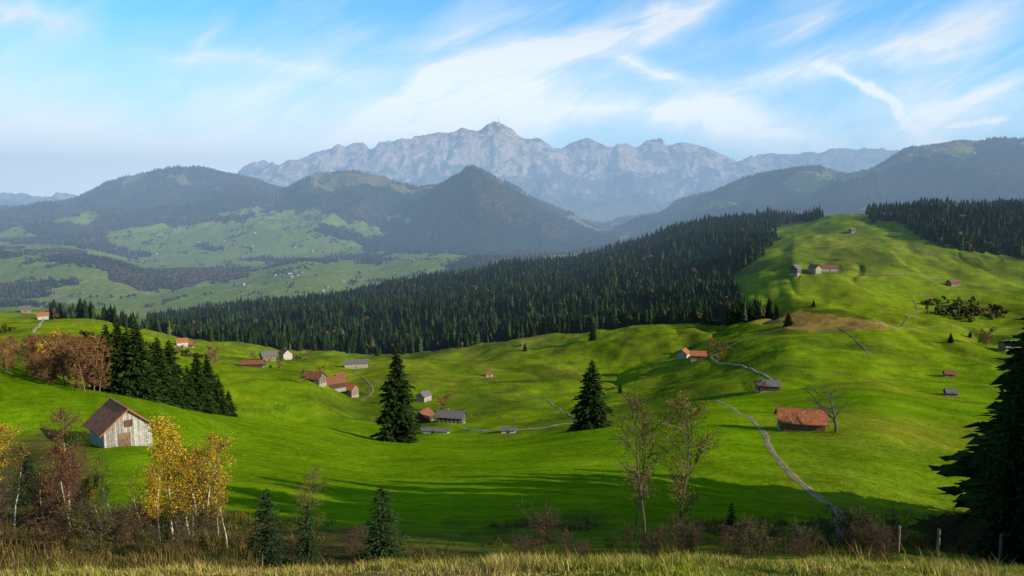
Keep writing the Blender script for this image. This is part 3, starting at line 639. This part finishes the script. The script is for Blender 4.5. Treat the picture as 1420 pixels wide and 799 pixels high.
# ------------------------------------------------------------------ buildings
def boxv(x0,x1,y0,y1,z0,z1):
    v=[(x0,y0,z0),(x1,y0,z0),(x1,y1,z0),(x0,y1,z0),(x0,y0,z1),(x1,y0,z1),(x1,y1,z1),(x0,y1,z1)]
    f=[(0,3,2,1),(4,5,6,7),(0,1,5,4),(1,2,6,5),(2,3,7,6),(3,0,4,7)];return np.array(v,float),np.array(f)
def part(name,parts,mats,parent):
    o=build(name,[(v,f,(.5,.5,.5),m) for v,f,m in parts],mats);o.parent=parent;return o
def house(name,px,py,l,w,hw,rot,wall,roof,pitch=.75,win=True,ymin=60,chim=True,base=M_stone,boards=False,pos=None,rows=2):
    x,y,z=pos if pos else sight(px,py,ymin)
    e=bpy.data.objects.new(name,None);bpy.context.scene.collection.objects.link(e);e.location=(x,y,z);e.rotation_euler=(0,0,rot)
    rh=w/2*pitch;hl,hw2=l/2,w/2
    V=np.array([(-hl,-hw2,.3),(hl,-hw2,.3),(hl,hw2,.3),(-hl,hw2,.3),(-hl,-hw2,hw),(hl,-hw2,hw),(hl,hw2,hw),(-hl,hw2,hw),(-hl,0,hw+rh),(hl,0,hw+rh)])
    part('walls',[(V,np.array([(0,1,5,4),(2,3,7,6)]),0),(V,np.array([(1,2,6,9,5),(3,0,4,8,7)]),0)],[wall],e)
    part('foundation',[(*boxv(-hl-.05,hl+.05,-hw2-.05,hw2+.05,-3,.32),0)],[base],e)
    ov=.09*w+.15;og=.06*l+.2;th=.22
    sl=pitch;R_=[]
    for sg in (-1,1):
        ye=sg*(hw2+ov);ze=hw-ov*sl
        v=np.array([(-hl-og,0,hw+rh+.02),(hl+og,0,hw+rh+.02),(hl+og,ye,ze+.02),(-hl-og,ye,ze+.02)])
        v2=v+np.array([0,0,th]);vv_=np.concatenate([v,v2])
        R_.append((vv_,np.array([(0,1,2,3),(7,6,5,4),(2,3,7,6),(0,3,7,4),(1,2,6,5)]),0))
    part('roof',R_,[roof],e)
    part('ridge_cap',[(*boxv(-hl-og,hl+og,-.15,.15,hw+rh+th-.03,hw+rh+th+.10),0)],[roof],e)
    if boards:
        bs=[];r=np.random.default_rng(4);bw=.27
        for sx in (-1,1):
            yy=-hw2+.02
            while yy<hw2-.1:
                top_=hw+rh-abs(yy+bw/2)*pitch-.12;d0=.03+.04*r.random()
                bs.append((*boxv(min(sx*hl,sx*(hl+d0)),max(sx*hl,sx*(hl+d0)),yy,yy+bw-.035,.35+.1*r.random(),top_),0));yy+=bw
        for sy in (-1,1):
            xx=-hl+.02
            while xx<hl-.1:
                d0=.03+.04*r.random()
                bs.append((*boxv(xx,xx+bw-.035,min(sy*hw2,sy*(hw2+d0)),max(sy*hw2,sy*(hw2+d0)),.35+.1*r.random(),hw-.08),0));xx+=bw
        part('boards',bs,[wall],e)
        part('door',[(*boxv(hl+.075,hl+.12,-1.3,.3,.3,2.6),0),(*boxv(hl+.125,hl+.15,-1.3,.3,1.9,2.1),0),(*boxv(hl+.125,hl+.15,-1.3,.3,.7,.9),0)],[M_woodm],e)
        part('loft_hatch',[(*boxv(hl+.075,hl+.11,-.5,.6,hw+.1,hw+1.1),0)],[M_woodd],e)
    if win:
        fr_=[];gl=[]
        for fl in range(rows):
            zz=1.1+fl*2.5
            if zz+1.2>hw:break
            n=max(2,int(l/2.6))
            for i in range(n):
                xx=-hl+l*(i+.5)/n
                for sg in (-1,1):
                    a,b_=sorted((sg*hw2,sg*(hw2+.06)));fr_.append((*boxv(xx-.55,xx+.55,a,b_,zz,zz+1.3),0))
                    a,b_=sorted((sg*(hw2+.062),sg*(hw2+.075)));gl.append((*boxv(xx-.42,xx-.04,a,b_,zz+.12,zz+1.18),0));gl.append((*boxv(xx+.04,xx+.42,a,b_,zz+.12,zz+1.18),0))
        for fl in range(rows+1):
            zz=1.1+fl*2.5
            hwid=hw2 if zz+1.3<hw else (hw+rh-zz-1.5)/pitch
            if hwid<.9:continue
            n=max(1,int(2*hwid/2.6))
            for i in range(n):
                yy=-hwid+2*hwid*(i+.5)/n
                for sg in (-1,1):
                    a,b_=sorted((sg*hl,sg*(hl+.06)));fr_.append((*boxv(a,b_,yy-.55,yy+.55,zz,zz+1.3),0))
                    a,b_=sorted((sg*(hl+.062),sg*(hl+.075)));gl.append((*boxv(a,b_,yy-.42,yy-.04,zz+.12,zz+1.18),0));gl.append((*boxv(a,b_,yy+.04,yy+.42,zz+.12,zz+1.18),0))
        part('window_frames',fr_,[M_white],e);part('window_panes',gl,[M_glass],e)
    if not boards:
        part('door',[(*boxv(-.9,.9,-hw2-.1,-hw2-.001,.3,2.5),0) if not win else (*boxv(-.5,.5,-hw2-.1,-hw2-.001,.3,2.4),0)],[M_woodd],e)
    if chim:
        part('chimney',[(*boxv(-l*.18,-l*.18+.8,.5,1.3,hw+rh*.5,hw+rh+1.),0),(*boxv(-l*.18-.1,-l*.18+.9,.4,1.4,hw+rh+1.,hw+rh+1.15),0)],[M_stone],e)
    return e
rad=math.radians
house('wooden_barn',168,616,7.,6.1,3.2,rad(-46),M_wood,M_tile,.85,False,chim=False,boards=True)
house('wooden_barn',1110,596,9.5,6.5,2.7,rad(-14),M_woodm,M_tile,.62,False,chim=False,boards=True)
house('farmhouse',626,586,17,9,5,rad(-12),M_woodd,M_slate,.7,ymin=300);house('farm_barn',588,584,12,9,4.5,rad(70),M_woodd,M_tileb,.8,False,ymin=300,chim=False)
house('farm_shed',602,600,18,6,2,rad(-8),M_plaster,M_slate,.35,False,ymin=300,chim=False)
house('farm_shed',705,600,8,5,2,rad(-5),M_plaster,M_slate,.4,False,ymin=300,chim=False);house('farmhouse',588,556,10,8,5,rad(60),M_cream,M_slate,.8,ymin=330)
house('farmhouse',482,547,16,10,6,rad(-25),M_woodm,M_tile,.8,ymin=330);house('farm_barn',462,538,18,11,5.5,rad(40),M_woodd,M_tileb,.75,False,ymin=330,chim=False)
house('farmhouse',438,531,13,10,5,rad(-20),M_woodm,M_tileb,.8,ymin=330);house('farm_barn',470,530,14,9,5,rad(80),M_woodd,M_tileb,.75,False,ymin=330,chim=False)
house('farmhouse',494,510,24,10,6,rad(12),M_cream,M_slate,.6,ymin=330)
house('farmhouse',372,500,14,10,6,rad(35),M_woodm,M_slate,.8,ymin=330);house('farmhouse',396,498,13,10,7,rad(-50),M_plaster,M_tile,.8,ymin=330)
house('farm_barn',350,509,20,9,4,rad(8),M_woodd,M_tileb,.6,False,ymin=330,chim=False);house('farmhouse',252,480,13,9,6,rad(35),M_plaster,M_tile,.8,ymin=330);house('farm_barn',262,481,11,8,4,rad(0),M_woodm,M_tile,.8,False,ymin=330,chim=False)
house('hay_hut',678,522,7,5,2.6,rad(20),M_wood,M_tileb,.8,False,ymin=330,chim=False);house('hay_hut',725,480,6,5,2.6,rad(20),M_woodd,M_slate,.8,False,ymin=330,chim=False)
house('farmhouse',948,497,12,10,6,rad(60),M_plaster,M_tile,.8,ymin=330);house('farm_barn',968,498,14,9,4.5,rad(-10),M_woodm,M_tile,.8,False,ymin=330,chim=False)
house('farm_barn',1064,541,14,8,4,rad(-8),M_woodd,M_slate,.7,False,ymin=330,chim=False)
house('farmhouse',1103,379,17,11,7,rad(50),M_woodd,M_slate,.8,ymin=500);house('farmhouse',1130,377,14,10,6,rad(-70),M_cream,M_tileb,.8,ymin=500);house('farm_barn',1149,376,22,10,5,rad(-5),M_wood,M_tileb,.7,False,ymin=500,chim=False)
house('farm_barn',1322,396,16,9,5,rad(15),M_woodm,M_tileb,.7,False,ymin=500,chim=False);house('farmhouse',1398,484,14,9,5,rad(10),M_woodm,M_slate,.7,ymin=330)
house('hay_hut',1316,522,7,5,2.4,rad(-10),M_woodm,M_tileb,.8,False,ymin=320,chim=False);house('hay_hut',1318,548,6,5,2.,rad(-10),M_woodd,M_slate,.8,False,ymin=150,chim=False)
house('farmhouse',1182,322,9,7,4,rad(15),M_woodm,M_slate,.7,ymin=800)
house('farmhouse',60,443,13,9,6,rad(30),M_plaster,M_tile,.8,ymin=500);house('farmhouse',72,438,12,9,6,rad(60),M_cream,M_slate,.8,ymin=500);house('farmhouse',36,433,13,9,6,rad(30),M_woodm,M_slate,.8,ymin=500)
# distant villages as one settlement object
pv=[];r=np.random.default_rng(9)
clusters=[(405,383,26,6,12),(210,352,22,4,5),(455,395,25,8,4),(330,330,90,14,7),(300,300,70,8,2),(500,320,60,12,3),(120,372,60,18,3),(330,390,50,14,4),(430,345,60,10,4)]
for cx,cy,sx,sy,n in clusters:
    for i in range(n):
        px=cx+r.normal()*sx*.6;py=cy+r.normal()*sy*.6
        x,y,z=sight(px,py,1950,6500)
        if bool(grid_lookup(FORF,np.array([x/y]),np.array([y]))[0]):continue
        l_,w_,h_=r.uniform(9,15),r.uniform(7,9),r.uniform(4,6);a=r.random()*3.14
        V=np.array([(-l_/2,-w_/2,-4),(l_/2,-w_/2,-4),(l_/2,w_/2,-4),(-l_/2,w_/2,-4),(-l_/2,-w_/2,h_),(l_/2,-w_/2,h_),(l_/2,w_/2,h_),(-l_/2,w_/2,h_),(-l_/2,0,h_+w_*.35),(l_/2,0,h_+w_*.35)])
        ca,sa=math.cos(a),math.sin(a);V=np.stack([V[:,0]*ca-V[:,1]*sa+x,V[:,0]*sa+V[:,1]*ca+y,V[:,2]+z],1)
        wc=[(.5,.48,.43),(.36,.32,.27),(.2,.14,.09)][r.integers(0,3)];rc=[(.3,.13,.08),(.2,.13,.1),(.2,.19,.19)][r.integers(0,3)]
        pv.append((V,np.array([(0,1,5,4),(2,3,7,6)]),wc,0));pv.append((V,np.array([(1,2,6,9,5),(3,0,4,8,7)]),wc,0))
        pv.append((V+[0,0,.2],np.array([(4,5,9,8),(6,7,8,9)]),rc,0))
build('distant_village',pv,[simple('village_paint',(1,1,1),.8,.5,.1,0,attr=True)])
# fence posts
for px,py in ((1190,757),(1386,779),(1300,772),(1245,768)):
    x,y,z=sight(px,py,20,60);v,f=tubes(np.array([[0,0,-.3],[0,0,1.35]]),np.array([[0,0,1.35],[0,0,1.42]]),np.array([.08,.07]),np.array([.07,.03]),8)
    o=build('fence_post',[(v,f,(.22,.18,.13),0)],[M_bark]);o.location=(x,y,z)
# cattle on the valley pasture
def cow_mesh():
    bx=[-1.0,-.85,-.4,.2,.7,.95];bz=[1.15,1.1,1.05,1.05,1.12,1.15];br_=[.12,.32,.36,.37,.33,.2]
    p=np.array([[x,0,z] for x,z in zip(bx,bz)]);rr_=np.array(br_)
    parts=[tubes(p[:-1],p[1:],rr_[:-1],rr_[1:],10)]
    seg=lambda a,b,r0,r1:parts.append(tubes(np.array([a],float),np.array([b],float),np.array([r0]),np.array([r1]),8))
    seg((.85,0,1.2),(1.35,0,.85),.24,.15);seg((1.32,0,.9),(1.55,0,.45),.16,.09)
    for sy in (-.2,.2):
        seg((.65,sy,1.),(.62,sy,.5),.13,.07);seg((.62,sy,.5),(.66,sy,0),.065,.06)
        seg((-.7,sy,1.05),(-.6,sy,.62),.17,.09);seg((-.6,sy,.62),(-.82,sy,.42),.09,.065);seg((-.82,sy,.42),(-.78,sy,0),.06,.06)
        seg((1.33,sy*.6,.98),(1.28,sy*1.5,1.0),.05,.03)
    seg((-1.0,0,1.3),(-1.1,0,.55),.03,.04)
    return build('cow',[(v,f,(.28,.19,.12),0) for v,f in parts],[M_bark],True,False).data
cm_=cow_mesh()
for px,py in ((652,578),(664,576),(671,581),(683,577),(690,583),(699,579),(712,584),(640,573)):
    x,y,z=sight(px,py,340,600);inst('cow',cm_,(x,y,z),1.,R.random()*6.28)
# summit station with antenna on the highest peak
col_=np.argmin(np.abs(tc-bear(692,178)[0]));rws=np.where((Yr>12300)&(Yr<12800))[0];rk_=rws[np.argmax(Z[rws,col_])];x,y,z=XX[rk_,col_],YY[rk_,col_],Z[rk_,col_]
v1=boxv(-45,30,-15,15,-20,14);v2=boxv(-15,5,-10,10,14,26);v3,f3=tubes(np.array([[0,0,26.]]),np.array([[0,0,110.]]),np.array([5.]),np.array([2.]),8)
o=build('summit_station',[(*v1,(.4,.4,.4),0),(*v2,(.4,.4,.4),0),(v3,f3,(.5,.5,.5),0)],[M_bark]);o.location=(x,y,z)
# ------------------------------------------------------------------ atmosphere: haze lying over the valley beyond the near hills; its emission stands in for scattered light
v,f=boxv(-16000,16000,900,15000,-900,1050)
mh,nt=newmat('haze_emission');g=N(nt)
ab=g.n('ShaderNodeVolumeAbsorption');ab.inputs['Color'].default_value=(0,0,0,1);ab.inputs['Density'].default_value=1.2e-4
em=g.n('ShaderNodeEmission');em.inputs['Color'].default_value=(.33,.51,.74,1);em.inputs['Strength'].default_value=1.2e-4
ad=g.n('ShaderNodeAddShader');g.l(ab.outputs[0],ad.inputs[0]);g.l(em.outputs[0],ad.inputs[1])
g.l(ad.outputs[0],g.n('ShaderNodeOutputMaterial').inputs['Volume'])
build('emissive_haze',[(v,f,(1,1,1),0)],[mh])
# ------------------------------------------------------------------ sky
AZ=rad(114);EL=rad(22)
w=bpy.data.worlds.new('World');bpy.context.scene.world=w;w.use_nodes=True;nt=w.node_tree;nt.nodes.clear();g=N(nt)
sky=g.n('ShaderNodeTexSky',sky_type='NISHITA');sky.sun_disc=False;sky.sun_elevation=EL;sky.sun_rotation=AZ;sky.altitude=1000;sky.air_density=1.;sky.dust_density=.6;sky.ozone_density=1.5
tg=g.n('ShaderNodeTexCoord').outputs['Generated']
sp=g.n('ShaderNodeSeparateXYZ');g.l(tg,sp.inputs[0]);X,Y,Zs=sp.outputs
yy=g.math('MAXIMUM',Y,.02);A=g.math('DIVIDE',X,yy);B=g.math('DIVIDE',Zs,yy)
front=g.mr(Y,.05,.3,0,1)
cv=g.n('ShaderNodeCombineXYZ');g.l(A,cv.inputs[0]);g.l(B,cv.inputs[1])
def nmap(rot,sx,sy,sc,det,dist=0.,rough=.55):
    m_=g.n('ShaderNodeMapping');m_.inputs['Rotation'].default_value=(0,0,rot);g.l(cv.outputs[0],m_.inputs[0])
    m2=g.n('ShaderNodeMapping');m2.inputs['Scale'].default_value=(sx,sy,1);g.l(m_.outputs[0],m2.inputs[0])
    return g.noise(m2.outputs[0],sc,det,rough,dist)
streak=nmap(rad(-20),1.,3.2,5.,8,.9,.58)
soft=nmap(rad(-15),1.,2.0,2.6,6,.6,.5)
fine=nmap(rad(-24),1.,4.,4.5,7,.9,.58)
turb=nmap(rad(-20),1.,1.6,9.,5,.5)
wob=g.math('ADD',g.math('MULTIPLY',g.math('SUBTRACT',soft,.5),.08),g.math('MULTIPLY',g.math('SUBTRACT',turb,.5),.04))
Bw=g.math('ADD',B,wob)
def stroke(pts,wd,inten,feather=.06):
    a=np.array([bear(*p) for p in pts]);a0,a1=a[0,0],a[-1,0]
    fc=g.n('ShaderNodeFloatCurve');cu=fc.mapping;c=cu.curves[0]
    nx=(a[:,0]-a0)/(a1-a0);c.points[0].location=(0,a[0,1]);c.points[1].location=(1,a[-1,1])
    for k in range(1,len(a)-1):c.points.new(nx[k],a[k,1])
    cu.update();g.l(g.mr(A,a0,a1,0,1),fc.inputs['Value'])
    d=g.math('ABSOLUTE',g.math('SUBTRACT',Bw,fc.outputs[0]))
    w_=wd/F
    band=g.mr(d,0,w_,1,0);band=g.math('MULTIPLY',band,band)
    win=g.math('MULTIPLY',g.mr(A,a0-feather*.3,a0+feather,0,1),g.mr(A,a1-feather,a1+feather*.3,1,0))
    return g.math('MULTIPLY',g.math('MULTIPLY',band,win),inten)
tot=None
for pts,wd,it,fe in (
    ([(520,175),(600,112),(680,78),(760,64),(850,50),(930,30),(1020,-10)],38,1.6,.08),
    ([(420,225),(560,165),(700,125),(860,110)],85,.85,.12),
    ([(840,72),(880,90),(925,108),(985,122)],28,1.1,.05),
    ([(880,170),(1000,140),(1080,108),(1180,78),(1290,45),(1430,0)],44,1.0,.1),
    ([(1120,88),(1180,112),(1230,138),(1285,168)],14,1.2,.04),
    ([(1310,158),(1355,157),(1400,160)],9,1.2,.02),
    ([(1060,60),(1150,10),(1180,-20)],38,.7,.05),
    ([(1250,145),(1350,120),(1440,90)],30,.8,.05),
    ([(180,88),(300,86),(480,98)],24,.5,.08),
    ([(-160,20),(20,18),(130,45)],60,.9,.08),
    ([(700,175),(820,158),(950,165),(1160,205)],56,.9,.1),
    ([(240,120),(280,62),(320,40)],36,.55,.04),
    ([(560,70),(700,20),(800,-10)],50,.4,.08),
    ([(1270,175),(1330,195),(1370,200)],14,.6,.04)):
    s_=stroke(pts,wd,it,fe);tot=s_ if tot is None else g.math('ADD',tot,s_)
tot=g.math('MULTIPLY',tot,g.mr(streak,.32,.62,.20,1.12))
veil=g.math('MULTIPLY',g.mr(A,-.62,.35,1.1,.36),g.mr(B,.02,.26,1.2,0))
veil=g.math('MULTIPLY',veil,g.mr(soft,.3,.6,.6,1.3))
gen=g.math('MULTIPLY',g.mr(fine,.42,.72,0,.55),g.mr(soft,.38,.6,.1,1))
tot=g.math('MULTIPLY',g.math('ADD',g.math('ADD',tot,veil),gen),front)
tot=g.math('MINIMUM',tot,.94)
# deeper, dimmer blue overhead
tint=g.mix(g.mr(Zs,.30,.65,0,1),(.80,2.15,2.75),(.50,.75,.95))
tint=g.mix(g.mr(Y,-.2,.3,1,0),tint,(.65,.95,1.1))
skyc=g.mix(1.,sky.outputs[0],tint,'MULTIPLY')
cw=g.mix(g.mr(B,.03,.24,1,0),(10.0,10.4,10.8),(20.,19.6,18.),'MIX')
cm=g.mix(tot,skyc,cw)
bg=g.n('ShaderNodeBackground');g.l(cm,bg.inputs[0]);bg.inputs[1].default_value=.10
g.l(bg.outputs[0],g.n('ShaderNodeOutputWorld').inputs[0])
# ------------------------------------------------------------------ sun
ld=bpy.data.lights.new('sun','SUN');ld.energy=5.;ld.angle=rad(.5);ld.color=(1,.90,.70)
lo=bpy.data.objects.new('sun',ld);bpy.context.scene.collection.objects.link(lo)
Sd=Vector((math.sin(AZ)*math.cos(EL),math.cos(AZ)*math.cos(EL),math.sin(EL)));lo.rotation_euler=Sd.to_track_quat('Z','Y').to_euler();lo.location=(0,0,300)
cd=bpy.data.cameras.new('camera');cd.sensor_width=36;cd.lens=F/1420*36;cd.clip_start=.1;cd.clip_end=80000
co=bpy.data.objects.new('camera',cd);bpy.context.scene.collection.objects.link(co);co.location=(0,0,0);co.rotation_euler=(math.pi/2-P,0,0)
sc=bpy.context.scene;sc.camera=co;sc.view_settings.view_transform='Standard';sc.view_settings.look='None';sc.view_settings.exposure=0
